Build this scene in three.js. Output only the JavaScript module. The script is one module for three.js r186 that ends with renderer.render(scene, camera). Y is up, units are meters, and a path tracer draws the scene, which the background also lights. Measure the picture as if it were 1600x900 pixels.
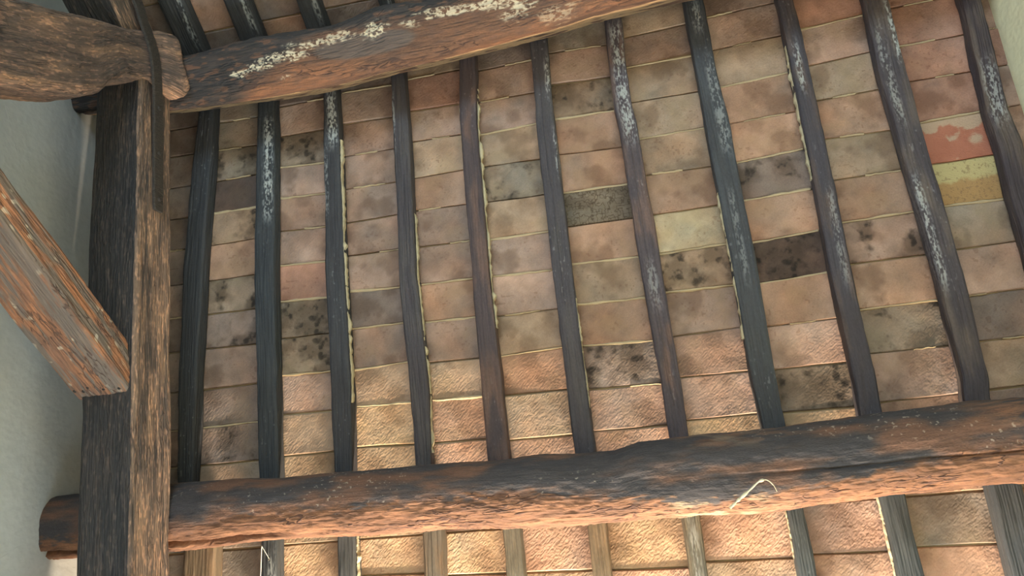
import * as THREE from 'three';
import { mergeGeometries } from 'three/addons/utils/BufferGeometryUtils.js';
import { RectAreaLightUniformsLib } from 'three/addons/lights/RectAreaLightUniformsLib.js';

// ---------------------------------------------------------------- camera, sky, light, exposure
const scene = new THREE.Scene();
const renderer = new THREE.WebGLRenderer({ antialias: true });
renderer.toneMapping = THREE.LinearToneMapping;
renderer.toneMappingExposure = 1.0;
renderer.shadowMap.enabled = true;
RectAreaLightUniformsLib.init();

const camera = new THREE.PerspectiveCamera(2 * Math.atan(450 / 1100) * 180 / Math.PI, 16 / 9, 0.05, 100);
{
  // standing in the room and looking steeply up: right, up and backward axes of the camera
  const right = new THREE.Vector3(0.97969, 0.12774, -0.15454);
  const up = new THREE.Vector3(0.12902, 0.18834, 0.97359);
  const back = new THREE.Vector3(0.15347, -0.97376, 0.16804);
  const m = new THREE.Matrix4().makeBasis(right, up, back);
  camera.quaternion.setFromRotationMatrix(m);
  camera.position.set(0, 1.6, 0);
}
scene.add(camera);
scene.background = new THREE.Color(0.62, 0.72, 0.86);

// daylight of the two openings in the eave wall: cool sky through the wide low one, warm light of the sunlit yard through the high one; the back one is added fill
function daylight(x, y, z, w, h, color, intensity, tx, ty, tz) {
  const l = new THREE.RectAreaLight(color, intensity, w, h);
  l.position.set(x, y, z); l.lookAt(tx, ty, tz);
  scene.add(l);
  return l;
}
daylight(-0.35, 1.2, -3.20, 2.6, 1.2, new THREE.Color(0.66, 0.87, 1.0), 15.5, -0.35, 1.9, 0);
daylight(-0.35, 1.3, 4.37, 2.6, 1.4, new THREE.Color(0.66, 0.87, 1.0), 15.5, -0.35, 2.0, 0);  // added fill light at an invented back opening, evens out the tiles
daylight(-0.28, 1.848, -4.205, 1.3, 0.17, new THREE.Color(1.0, 0.79, 0.57), 3200, -0.28, 2.382, -3.351);

// ---------------------------------------------------------------- helpers
let seed = 12345;
const rnd = () => { seed = (seed * 1664525 + 1013904223) >>> 0; return seed / 4294967296; };
const PERM = new Uint16Array(1024); const VAL = new Float32Array(512);
{
  const p = []; for (let i = 0; i < 512; i++) { p.push(i); VAL[i] = rnd(); }
  for (let i = 511; i > 0; i--) { const j = Math.floor(rnd() * (i + 1)); [p[i], p[j]] = [p[j], p[i]]; }
  for (let i = 0; i < 1024; i++) PERM[i] = p[i & 511];
}
function noise(x, y, z) {            // value noise 0..1
  const xf = Math.floor(x), yf = Math.floor(y), zf = Math.floor(z);
  let u = x - xf, v = y - yf, w = z - zf;
  u = u * u * (3 - 2 * u); v = v * v * (3 - 2 * v); w = w * w * (3 - 2 * w);
  const X = xf & 511, Y = yf & 511, Z = zf & 511, X1 = (X + 1) & 511, Y1 = (Y + 1) & 511, Z1 = (Z + 1) & 511;
  const a = PERM[X], b = PERM[X1];
  const aa = PERM[(a + Y) & 511], ab = PERM[(a + Y1) & 511], ba = PERM[(b + Y) & 511], bb = PERM[(b + Y1) & 511];
  const l = (p, q, t) => p + (q - p) * t;
  return l(l(l(VAL[(aa + Z) & 511], VAL[(ba + Z) & 511], u), l(VAL[(ab + Z) & 511], VAL[(bb + Z) & 511], u), v),
    l(l(VAL[(aa + Z1) & 511], VAL[(ba + Z1) & 511], u), l(VAL[(ab + Z1) & 511], VAL[(bb + Z1) & 511], u), v), w);
}
function fbm(x, y, z, o = 4) { let s = 0, a = 0.5, n = 0; for (let i = 0; i < o; i++) { s += a * noise(x, y, z); n += a; a *= 0.5; x = x * 2.03 + 17.1; y = y * 2.03 + 5.3; z = z * 2.03 + 9.7; } return s / n; }
// thin wandering splits, 0..1
function splits(x, y, z, k) { const w = fbm(x * 0.7 + k, y * 0.5, z * 0.5 + k, 3) * 3; const n = fbm(x + w, y + w, z + k, 3); return sm(0.88, 0.985, 1 - Math.abs(2 * n - 1)) * sm(0.45, 0.6, fbm(x * 0.35 + 7, y * 0.3, z * 0.3 + k, 3)); }
const clamp = (x, a = 0, b = 1) => Math.min(b, Math.max(a, x));
const sm = (a, b, x) => { const t = clamp((x - a) / (b - a)); return t * t * (3 - 2 * t); };
const mix = (a, b, t) => [a[0] + (b[0] - a[0]) * t, a[1] + (b[1] - a[1]) * t, a[2] + (b[2] - a[2]) * t];
const taken = new Map();
function numbered(n) { const k = taken.get(n) || 0; taken.set(n, k + 1); return k ? n + '_' + String(k).padStart(3, '0') : n; }
function lerpTable(t, x, k) {        // t: rows [x, ...] in falling or rising order
  const up = t[0][0] < t[t.length - 1][0];
  const T = up ? t : [...t].reverse();
  if (x <= T[0][0]) return T[0][k];
  for (let i = 1; i < T.length; i++) if (x <= T[i][0]) {
    const u = (x - T[i - 1][0]) / (T[i][0] - T[i - 1][0]); const w = u * u * (3 - 2 * u) * 0.5 + u * 0.5;
    return T[i - 1][k] + (T[i][k] - T[i - 1][k]) * w;
  }
  return T[T.length - 1][k];
}
function shadow(o) { o.traverse(q => { if (q.isMesh) { q.castShadow = true; q.receiveShadow = true; } }); return o; }
function tag(o, label, category, group, kind) {
  o.userData.label = label; o.userData.category = category;
  if (group) o.userData.group = group;
  if (kind) o.userData.kind = kind;
  return o;
}
function struct(o, label) { o.userData.kind = 'structure'; o.userData.label = label; o.userData.category = o.name.split('_')[0]; scene.add(shadow(o)); return o; }
function texture(w, h, data, srgb, repeat) {
  const t = new THREE.DataTexture(data, w, h, THREE.RGBAFormat, THREE.UnsignedByteType);
  t.magFilter = THREE.LinearFilter; t.minFilter = THREE.LinearFilter;
  t.wrapS = repeat ? THREE.RepeatWrapping : THREE.ClampToEdgeWrapping; t.wrapT = THREE.RepeatWrapping;
  if (srgb) t.colorSpace = THREE.SRGBColorSpace;
  t.needsUpdate = true;
  return t;
}
// paint(u, v, out) -> out = [r, g, b (0..255 sRGB), height 0..1]
function paintMaps(w, h, paint, repeat) {
  const c = new Uint8Array(w * h * 4), b = new Uint8Array(w * h * 4), o = [0, 0, 0, 0];
  for (let j = 0; j < h; j++) for (let i = 0; i < w; i++) {
    paint((i + 0.5) / w, (j + 0.5) / h, o);
    const k = (j * w + i) * 4;
    for (let q = 0; q < 3; q++) { c[k + q] = clamp(o[q], 0, 255); b[k + q] = clamp(o[3]) * 255; }
    c[k + 3] = b[k + 3] = 255;
  }
  return [texture(w, h, c, true, repeat), texture(w, h, b, false, repeat)];
}

// rounded-rectangle section point for v in 0..1 starting at the bottom centre and turning towards +a
function section(ha, hb, r, v) {
  r = Math.min(r, ha * 0.98, hb * 0.98);
  const A = ha - r, B = hb - r, q = Math.PI * r / 2, P = 4 * A + 4 * B + 4 * q;
  let d = ((v % 1) + 1) % 1 * P;
  if (d < A) return [d, -hb, 0, -1]; d -= A;
  if (d < q) { const t = d / r; return [A + r * Math.sin(t), -B - r * Math.cos(t), Math.sin(t), -Math.cos(t)]; } d -= q;
  if (d < 2 * B) return [ha, -B + d, 1, 0]; d -= 2 * B;
  if (d < q) { const t = d / r; return [A + r * Math.cos(t), B + r * Math.sin(t), Math.cos(t), Math.sin(t)]; } d -= q;
  if (d < 2 * A) return [A - d, hb, 0, 1]; d -= 2 * A;
  if (d < q) { const t = d / r; return [-A - r * Math.sin(t), B + r * Math.cos(t), -Math.sin(t), Math.cos(t)]; } d -= q;
  if (d < 2 * B) return [-ha, B - d, -1, 0]; d -= 2 * B;
  if (d < q) { const t = d / r; return [-A - r * Math.cos(t), -B - r * Math.sin(t), -Math.cos(t), -Math.sin(t)]; } d -= q;
  return [-A + d, -hb, 0, -1];
}
// a hewn timber: local x runs along it, y is its up, z its side; at(x) -> [side centre, up centre, half side, half up, corner radius]
function timberGeometry({ L, n, m, at, bump = () => 0 }) {
  const pos = [], uv = [], idx = [], W = m + 1;
  for (let i = 0; i <= n; i++) {
    const x = L * i / n, [ca, cb, ha, hb, r] = at(x);
    for (let j = 0; j <= m; j++) {
      const v = j / m, [a, b, na, nb] = section(ha, hb, r, v), d = bump(x, v === 1 ? 0 : v, a, b);
      pos.push(x, cb + b + nb * d, ca + a + na * d); uv.push(i / n, v);
    }
  }
  for (let i = 0; i < n; i++) for (let j = 0; j < m; j++) { const p = i * W + j; idx.push(p, p + 1, p + W, p + 1, p + W + 1, p + W); }
  for (const e of [0, n]) {
    const base = pos.length / 3; let cx = 0, cy = 0, cz = 0;
    for (let j = 0; j < m; j++) { const k = (e * W + j) * 3; pos.push(pos[k], pos[k + 1], pos[k + 2]); uv.push(e / n, j / m); cx += pos[k]; cy += pos[k + 1]; cz += pos[k + 2]; }
    pos.push(cx / m, cy / m, cz / m); uv.push(e / n, 0.5);
    for (let j = 0; j < m; j++) { const a = base + j, b = base + (j + 1) % m, c = base + m; if (e) idx.push(a, b, c); else idx.push(b, a, c); }
  }
  const g = new THREE.BufferGeometry();
  g.setAttribute('position', new THREE.Float32BufferAttribute(pos, 3));
  g.setAttribute('uv', new THREE.Float32BufferAttribute(uv, 2));
  g.setIndex(idx); g.computeVertexNormals();
  // close the seam of the normals
  const N = g.attributes.normal;
  for (let i = 0; i <= n; i++) {
    const p = i * W, q = i * W + m, v = new THREE.Vector3(N.getX(p) + N.getX(q), N.getY(p) + N.getY(q), N.getZ(p) + N.getZ(q)).normalize();
    N.setXYZ(p, v.x, v.y, v.z); N.setXYZ(q, v.x, v.y, v.z);
  }
  return g;
}
function woodMaterial(L, nominal, w, h, paint, bumpScale, rough = 0.85) {
  const [c, b] = paintMaps(w, h, (u, v, o) => { const x = u * L, [ca, cb, ha, hb, r] = nominal, s = section(ha, hb, r, v); paint(x, s[0], s[1], v, o); });
  return new THREE.MeshStandardMaterial({ map: c, bumpMap: b, bumpScale, roughness: rough });
}
function frame(o, origin, along, up) {   // places local x along, y up
  const x = new THREE.Vector3(...along).normalize(), z = new THREE.Vector3().crossVectors(x, new THREE.Vector3(...up)).normalize(), y = new THREE.Vector3().crossVectors(z, x);
  o.quaternion.setFromRotationMatrix(new THREE.Matrix4().makeBasis(x, y, z)); o.position.set(...origin);
  return o;
}

// ---------------------------------------------------------------- the roof: s runs up the slope, n out through the roof, x along the ridge
const CS = 0.905, SN = 0.4254, PITCH = Math.atan2(SN, CS);
const S = [0, SN, CS], N = [0, CS, -SN], P0 = [0, 3.861, -1.063];        // P0: underside of the rafters below the eye's foot
const ZR = 0.6, SR = (ZR - P0[2]) / CS;                                    // ridge line
const roof = (x, n, s) => [x, P0[1] + n * N[1] + s * S[1], P0[2] + n * N[2] + s * S[2]];
const S2 = [0, SN, -CS], N2 = [0, CS, SN];                                // the far slope, mirrored at the ridge
const roof2 = (x, n, s) => { const p = roof(x, n, s); return [p[0], p[1], 2 * ZR - p[2]]; };
const HR = 0.06;                                                          // depth of the rafters
const XL = -2.13, XR = 1.475, ZE = -3.23, ZB = 2 * ZR - ZE;                // inner faces of the walls

const plaster = (r, g, b, k) => {
  const [c, bm] = paintMaps(512, 512, (u, v, o) => {
    const P = 8; const f = fbm(u * P + k, v * P, 3.3, 5), q = fbm(u * 60, v * 60 + k, 1.1, 3);
    const t = 1 + (f - 0.5) * 0.10 + (q - 0.5) * 0.05; o[0] = r * t; o[1] = g * t; o[2] = b * t; o[3] = 0.5 + (f - 0.5) * 0.8 + (q - 0.5) * 0.3;
  }, true);
  return new THREE.MeshStandardMaterial({ map: c, bumpMap: bm, bumpScale: 0.006, roughness: 0.95 });
};
const wallWhite = plaster(168, 172, 172, 2), wallCream = plaster(222, 218, 184, 9);
function gable(name, x0, x1, m, label) {
  const yE = P0[1] + (ZE - 0.5 - P0[2]) * SN / CS + 0.10, yR = P0[1] + (ZR - P0[2]) * SN / CS + 0.10;
  const sh = new THREE.Shape([[ZE - 0.5, 0], [ZB + 0.5, 0], [ZB + 0.5, yE], [ZR, yR], [ZE - 0.5, yE]].map(p => new THREE.Vector2(...p)));
  const g = new THREE.ExtrudeGeometry(sh, { depth: x1 - x0, bevelEnabled: false });
  g.rotateY(-Math.PI / 2); g.translate(x1, 0, 0);                          // shape x -> world z, extrusion -> -x
  const o = new THREE.Mesh(g, m); o.name = name; return struct(o, label);
}
gable('wall_left', XL - 0.3, XL, wallWhite, 'grey white plaster gable wall behind the roof truss');
gable('wall_right', XR, XR + 0.3, wallCream, 'cream plaster gable wall beside the last rafter');
function eaveWall(name, z, holes, notch, label) {
  const top = P0[1] + (ZE - 0.5 - P0[2]) * SN / CS + 0.07;
  const sh = new THREE.Shape([[XL, 0], [XR, 0], [XR, top], ...(notch ? [[notch[1], top], [notch[1], notch[2]], [notch[0], notch[2]], [notch[0], top]] : []), [XL, top]].map(p => new THREE.Vector2(...p)));
  for (const [a, b, c, d] of holes) sh.holes.push(new THREE.Path([[a, c], [a, d], [b, d], [b, c]].map(p => new THREE.Vector2(...p))));
  const g = new THREE.ExtrudeGeometry(sh, { depth: 0.5, bevelEnabled: false }); g.translate(0, 0, z);
  const o = new THREE.Mesh(g, wallWhite); o.name = name; return struct(o, label);
}
eaveWall('wall_front', ZE - 0.5, [[-1.65, 0.95, 0.6, 1.8]], [-0.95, 0.40, 2.16], 'white plaster eave wall with a wide opening and a high one');
eaveWall('wall_back', ZB, [[-1.65, 0.95, 0.6, 2.0]], null, 'white plaster wall under the far eave');  // opening added for the back fill light
{
  const g = new THREE.BoxGeometry(XR - XL + 0.6, 0.2, ZB - ZE + 1.0); const o = new THREE.Mesh(g, plaster(128, 126, 120, 5)); o.name = 'floor';  // unseen floor, kept grey to cut the warm bounce light
  o.position.set((XL + XR) / 2, -0.1, (ZB + ZE) / 2); struct(o, 'neutral grey floor of the room');
}

// ---- tile surfaces
const T = 1.2; // metres covered by the shared tile maps
function tileMaps(kind) {
  return paintMaps(1024, 1024, (u, v, o) => {
    const x = u * T, y = v * T, e = (f) => { // wraps by blending the two ends
      return f(x, y);
    };
    const big = e((p, q) => fbm(p * 8, q * 8, kind * 7.1, 4)), mid = fbm(x * 30, y * 30, kind * 3.3 + 1, 4), fine = noise(x * 330, y * 330, kind), warm = fbm(x * 9 + 40, y * 9, kind + 2.2, 3);
    let t = 0.90 + (big - 0.5) * 0.42 + (mid - 0.5) * 0.20 + (fine - 0.5) * 0.07;
    let c = [232 * t + (warm - 0.5) * 22, 230 * t - (warm - 0.5) * 10, 226 * t - (warm - 0.5) * 34];
    const dust = sm(0.50, 0.74, fbm(x * 12 + 9, y * 12, kind * 5 + 4, 4)); c = mix(c, [206, 206, 190], dust * 0.42);
    const soot = sm(0.52, 0.75, fbm(x * 11 + 19, y * 11, kind * 5 + 14, 5)); c = mix(c, [140, 130, 120], soot * 0.5);
    const pit = sm(0.76, 0.86, noise(x * 110, y * 110, 7 + kind)) * sm(0.55, 0.75, noise(x * 18, y * 18, 3));
    c = mix(c, [130, 110, 98], pit * 0.25);
    if (kind === 1) {   // mould and soot blotches
      const m = sm(0.42, 0.70, fbm(x * 14, y * 14, 31, 5)), m2 = sm(0.50, 0.74, fbm(x * 44, y * 44, 51, 4)); c = mix(c, [110, 104, 94], m * 0.5); c = mix(c, [60, 58, 54], m * m2 * 0.8);
    }
    if (kind === 2) {   // crackled dark skin
      const cr = Math.abs(fbm(x * 90, y * 90, 61, 2) - 0.5); const k = sm(0.0, 0.10, cr); c = mix([120, 104, 86], c, 0.35 + 0.65 * k);
    }
    o[0] = c[0]; o[1] = c[1]; o[2] = c[2];
    // hand-struck clay: faint drag marks, lumps and grit
    const drag = fbm((x + y) * 60, (x - y) * 190, kind + 11, 3), lump = fbm(x * 40, y * 40, kind + 21, 4), grit = noise(x * 190, y * 190, 8);
    o[3] = 0.5 + (drag - 0.5) * 0.45 + (lump - 0.5) * 0.5 + (grit - 0.5) * 0.16 - pit * 0.1;
  }, true);
}
const maps = [0, 1, 2].map(tileMaps);
const TONES = { p: [180, 152, 138], o: [188, 152, 130], r: [176, 134, 116], b: [180, 155, 134], g: [160, 143, 128], d: [106, 88, 80], k: [122, 110, 96], y: [192, 172, 144], m: [150, 132, 124], l: [194, 164, 134] };
const tileMats = new Map();
function tileMaterial(code, jitter) {
  const kind = code.length > 1 ? +code[1] : 0, key = code + jitter;
  if (!tileMats.has(key)) {
    const c = TONES[code[0]], t = 1 + (jitter - 1) * 0.05;
    const col = new THREE.Color().setRGB(c[0] * t / 255, c[1] * t / 255, c[2] * t / 255, THREE.SRGBColorSpace);
    tileMats.set(key, new THREE.MeshStandardMaterial({ color: col, map: maps[kind][0], bumpMap: maps[kind][1], bumpScale: 0.0038, roughness: 0.95 }));
  }
  return tileMats.get(key);
}
// a clay tile with wavering arrises; q = four corners [x, s] (left top, right top, right bottom, left bottom) in the roof's own plane
function tileGeometry(q, n0, flip) {
  const k = 7, ring = [];
  const cx = (q[0][0] + q[1][0] + q[2][0] + q[3][0]) / 4, cs = (q[0][1] + q[1][1] + q[2][1] + q[3][1]) / 4;
  const tilt = [0, 1, 2, 3].map(() => (rnd() - 0.5) * 0.005), ou = 0.2 + rnd() * 0.8, ov = 0.1 + rnd() * 0.95, ph = rnd() * 50;
  for (let e = 0; e < 4; e++) {
    const a = q[e], b = q[(e + 1) % 4], segs = e % 2 ? 3 : k;
    for (let i = 0; i < segs; i++) {
      const t = i / segs, w = e % 2 ? 0 : (noise(ph + t * 5 + e * 9, e, 0.5) - 0.5) * 0.005;
      ring.push([a[0] + (b[0] - a[0]) * t, a[1] + (b[1] - a[1]) * t + w, n0 + tilt[e] * (1 - t) + tilt[(e + 1) % 4] * t]);
    }
  }
  const R = ring.length, pos = [], uv = [], put = (x, n, s) => { pos.push(x - cx, n, s - cs); uv.push((x - cx + ou) / T, (s - cs + ov) / T); };
  const inner = ring.map(([x, s, n]) => { const dx = cx - x, ds = cs - s; return [x + Math.sign(dx) * Math.min(0.0035, Math.abs(dx)), s + Math.sign(ds) * Math.min(0.0035, Math.abs(ds)), n]; });
  const tri = (a, b, c) => { for (const p of [a, b, c]) put(...p); };
  const mid = [cx, n0 + (tilt[0] + tilt[1] + tilt[2] + tilt[3]) / 4, cs];
  for (let i = 0; i < R; i++) {
    const j = (i + 1) % R, A = inner[i], B = inner[j], C = ring[i], D = ring[j];
    const a = [A[0], A[2], A[1]], b = [B[0], B[2], B[1]], c = [C[0], C[2] + 0.003, C[1]], d = [D[0], D[2] + 0.003, D[1]], e = [C[0], n0 + 0.03, C[1]], f = [D[0], n0 + 0.03, D[1]];
    if (!flip) { tri(mid, a, b); tri(a, c, b); tri(b, c, d); tri(c, e, d); tri(d, e, f); tri([cx, n0 + 0.03, cs], f, e); }
    else { tri(mid, b, a); tri(a, b, c); tri(b, d, c); tri(c, d, e); tri(d, f, e); tri([cx, n0 + 0.03, cs], e, f); }
  }
  const g = new THREE.BufferGeometry();
  g.setAttribute('position', new THREE.Float32BufferAttribute(pos, 3)); g.setAttribute('uv', new THREE.Float32BufferAttribute(uv, 2)); g.computeVertexNormals();
  return [g, cx, cs];
}

// ---- rafters as measured: [s, left x, right x] of the underside
const R = [
  [[1.65, -1.723, -1.647], [1.506, -1.737, -1.649], [0.946, -1.766, -1.676], [0.422, -1.769, -1.686], [0.095, -1.755, -1.69]],
  [[1.621, -1.441, -1.364], [1.53, -1.443, -1.358], [0.902, -1.451, -1.359], [0.387, -1.433, -1.347], [0.082, -1.42, -1.338]],
  [[1.648, -1.142, -1.076], [1.476, -1.142, -1.068], [0.86, -1.143, -1.063], [0.355, -1.129, -1.047], [0.073, -1.122, -1.05]],
  [[1.68, -0.838, -0.777], [1.421, -0.839, -0.768], [0.818, -0.841, -0.769], [0.323, -0.819, -0.746], [0.076, -0.812, -0.75]],
  [[1.683, -0.544, -0.469], [1.37, -0.559, -0.484], [0.778, -0.554, -0.482], [0.294, -0.548, -0.47], [0.069, -0.546, -0.464]],
  [[1.71, -0.243, -0.166], [1.454, -0.246, -0.176], [1.314, -0.252, -0.175], [0.735, -0.247, -0.172], [0.262, -0.241, -0.165], [0.059, -0.238, -0.161]],
  [[1.734, 0.067, 0.137], [1.537, 0.061, 0.13], [1.354, 0.059, 0.129], [1.256, 0.067, 0.138], [0.691, 0.072, 0.151], [0.227, 0.089, 0.16], [0.082, 0.09, 0.16]],
  [[1.758, 0.382, 0.461], [1.47, 0.385, 0.462], [1.197, 0.384, 0.475], [0.631, 0.392, 0.477], [0.269, 0.387, 0.474], [0.085, 0.397, 0.472]],
  [[1.683, 0.729, 0.788], [1.402, 0.726, 0.794], [1.137, 0.724, 0.791], [0.588, 0.711, 0.782], [0.234, 0.712, 0.785], [0.096, 0.706, 0.778]],
  [[1.612, 1.032, 1.117], [1.34, 1.021, 1.116], [1.08, 1.029, 1.117], [0.541, 1.042, 1.125], [0.197, 1.04, 1.12], [0.114, 1.028, 1.109]],
  [[1.541, 1.359, 1.422], [1.277, 1.343, 1.413], [1.101, 1.332, 1.401], [0.964, 1.336, 1.413], [0.787, 1.328, 1.4], [0.3, 1.33, 1.404]]];
const LOW = [[-1.722, -1.592], [-1.412, -1.342], [-1.112, -1.043], [-0.798, -0.728], [-0.516, -0.446], [-0.217, -0.150], [0.094, 0.152], [0.424, 0.483], [0.719, 0.799], [1.038, 1.130], [1.335, 1.41]];
const SLOW = -3.3;  // lower end of the lower rafters
const centre = (i, s) => i < 0 ? XL - 0.02 : i > 10 ? XR + 0.02 : s > -0.01 ? (lerpTable(R[i], s, 1) + lerpTable(R[i], s, 2)) / 2 : (LOW[i][0] + LOW[i][1]) / 2;

// ---- joints of the clay tiles as measured, per bay between two rafters: [s at the left rafter, s at the right rafter]
const JOINTS = {
  0: [[1.636, 1.63], [1.5, 1.488], [1.352, 1.356], [1.204, 1.203], [1.06, 1.065], [0.906, 0.905], [0.763, 0.76], [0.619, 0.609], [0.453, 0.454], [0.301, 0.303], [0.156, 0.157]],
  1: [[1.66, 1.66], [1.514, 1.512], [1.369, 1.354], [1.225, 1.214], [1.081, 1.066], [0.928, 0.916], [0.775, 0.765], [0.621, 0.618], [0.474, 0.465], [0.319, 0.314], [0.161, 0.16]],
  2: [[1.67, 1.665], [1.522, 1.513], [1.369, 1.368], [1.22, 1.217], [1.07, 1.074], [0.926, 0.924], [0.778, 0.766], [0.623, 0.623], [0.46, 0.469], [0.32, 0.313], [0.169, 0.156]],
  3: [[1.676, 1.682], [1.526, 1.521], [1.383, 1.378], [1.219, 1.223], [1.078, 1.073], [0.923, 0.918], [0.766, 0.763], [0.613, 0.608], [0.455, 0.449], [0.312, 0.308], [0.157, 0.149]],
  4: [[1.657, 1.665], [1.511, 1.514], [1.363, 1.373], [1.223, 1.214], [1.068, 1.063], [0.909, 0.911], [0.76, 0.753], [0.602, 0.603], [0.447, 0.456], [0.301, 0.298], [0.139, 0.135]],
  5: [[1.682, 1.669], [1.537, 1.522], [1.377, 1.373], [1.222, 1.209], [1.058, 1.055], [0.917, 0.913], [0.767, 0.76], [0.607, 0.601], [0.451, 0.44], [0.289, 0.284], [0.141, 0.136]],
  6: [[1.686, 1.701], [1.551, 1.554], [1.393, 1.394], [1.232, 1.237], [1.082, 1.076], [0.916, 0.919], [0.758, 0.765], [0.612, 0.607], [0.447, 0.451], [0.297, 0.294], [0.146, 0.147]],
  7: [[1.71, 1.724], [1.557, 1.573], [1.394, 1.41], [1.233, 1.243], [1.072, 1.09], [0.92, 0.929], [0.754, 0.768], [0.599, 0.61], [0.442, 0.444], [0.29, 0.289], [0.141, 0.138]],
  8: [[1.735, 1.75], [1.581, 1.598], [1.422, 1.442], [1.272, 1.281], [1.116, 1.112], [0.949, 0.951], [0.785, 0.79], [0.629, 0.63], [0.462, 0.467], [0.309, 0.307], [0.143, 0.148]],
  9: [[1.76, 1.77], [1.603, 1.612], [1.44, 1.445], [1.289, 1.291], [1.12, 1.129], [0.955, 0.957], [0.795, 0.791], [0.631, 0.636], [0.467, 0.47], [0.31, 0.312], [0.15, 0.15]]
};
JOINTS[-1] = JOINTS[0].map(([a]) => [a + 0.008, a]); JOINTS[10] = JOINTS[9].map(([, b]) => [b, b + 0.004]);
// tone of every tile from the ridge down to the purlin, then of those below it
const TONE = {
  '-1': 'm m m m m m m m m m m m g g g', 0: 'g g g1 d b1 o g1 m1 p m m1 b b g g', 1: 'm p g1 p p p r g1 g1 p b l l l l', 2: 'm p p p p p p m p b l l l l o',
  3: 'b r p b o p p o p b o o o l o', 4: 'm p p b g1 b p p b o b o l o l', 5: 'g p b1 o o k2 o b o m1 p o o l o', 6: 'b p b b b o y b1 p p p l o o b',
  7: 'p p b o o m1 o d1 o p g1 l o p o', 8: 'p r p b o b o p1 o g1 p o o g o', 9: 'p r r r r s t g p m b p g o p', 10: 'p r p r p o p p g p p p p p p'
};
const PALE = new Set(['1:3', '1:4', '1:6', '1:7', '1:9', '2:1', '2:8', '2:9', '2:10', '3:0', '3:8', '3:10', '4:3', '4:6', '4:7', '4:9', '5:3', '5:5', '5:7', '5:8', '5:9', '6:2', '6:4', '6:7', '6:8', '7:3', '7:5', '7:6', '7:7', '7:8', '8:2', '8:7', '8:9', '9:5', '9:7', '0:4', '0:10', '3:7', '2:7']);
// two tiles with marks of their own
function markedTile(paint) { const [c] = paintMaps(384, 192, paint); return c; }
const limeTile = new THREE.MeshStandardMaterial({
  roughness: 0.95, bumpMap: maps[0][1], bumpScale: 0.005, map: markedTile((u, v, o) => {
    const f = fbm(u * 9, v * 5, 71, 5), g = fbm(u * 30, v * 16, 72, 3); let c = mix([160, 100, 80], [182, 120, 98], f);
    const patch = sm(0.50, 0.60, fbm(u * 6, v * 4, 73, 5) * 0.75 + sm(0.45, 1.0, v) * 0.34 - Math.abs(u - 0.2) * 0.10);
    const blob = sm(0.16, 0.05, Math.hypot((u - 0.78) * 1.6, v - 0.42) + (g - 0.5) * 0.1);
    c = mix(c, [186, 172, 148], Math.max(patch, blob) * 0.75); o[0] = c[0]; o[1] = c[1]; o[2] = c[2]; o[3] = 0.5;
  })
});
const ochreTile = new THREE.MeshStandardMaterial({
  roughness: 0.95, bumpMap: maps[0][1], bumpScale: 0.005, map: markedTile((u, v, o) => {
    const f = fbm(u * 8, v * 4, 81, 5), g = fbm(u * 40, v * 20, 82, 3); let c = mix([160, 126, 84], [178, 144, 98], f);
    c = mix(c, [188, 174, 126], sm(0.50, 0.60, v + (f - 0.5) * 0.3)); c = mix(c, [120, 96, 70], sm(0.62, 0.72, g) * 0.4); o[0] = c[0]; o[1] = c[1]; o[2] = c[2]; o[3] = 0.5;
  })
});
const bedMat = plaster(176, 160, 132, 4), jointMat = plaster(172, 154, 124, 6), beadMat = plaster(186, 174, 144, 7);
function ceilingGroup(label, o3, nrm, slope, back) {
  const g = new THREE.Group(); g.name = numbered('ceiling'); g.userData = { kind: 'structure', label, category: 'ceiling' };
  frame(g, o3, back ? [-1, 0, 0] : [1, 0, 0], nrm); scene.add(g);
  return g;
}
// near slope: local x = x, y = n, z = s
const ceil = ceilingGroup('sloping ceiling of clay tiles laid between dark rafters, lower side lit warm', P0, N, S, false);
{
  const L0 = SR - SLOW + 0.02, bed = new THREE.Mesh(new THREE.BoxGeometry(XR - XL + 0.6, 0.08, L0), bedMat); bed.name = 'mortar_bed';
  bed.position.set((XL + XR) / 2, HR + 0.012 + 0.04, (SR + SLOW) / 2 + 0.01); ceil.add(bed);
}
function addTile(parent, q, n0, mat, own) {
  const [g, cx, cs] = tileGeometry(q, n0, false);
  if (own) { // marks of its own: uv over the whole tile
    const p = g.attributes.position, u = g.attributes.uv; let x0 = 9, x1 = -9, s0 = 9, s1 = -9;
    for (let i = 0; i < p.count; i++) { x0 = Math.min(x0, p.getX(i)); x1 = Math.max(x1, p.getX(i)); s0 = Math.min(s0, p.getZ(i)); s1 = Math.max(s1, p.getZ(i)); }
    for (let i = 0; i < p.count; i++) u.setXY(i, (p.getX(i) - x0) / (x1 - x0), (p.getZ(i) - s0) / (s1 - s0));
  }
  const m = new THREE.Mesh(g, mat); m.name = 'clay_tile'; m.position.set(cx, 0, cs); parent.add(m); return m;
}
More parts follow.
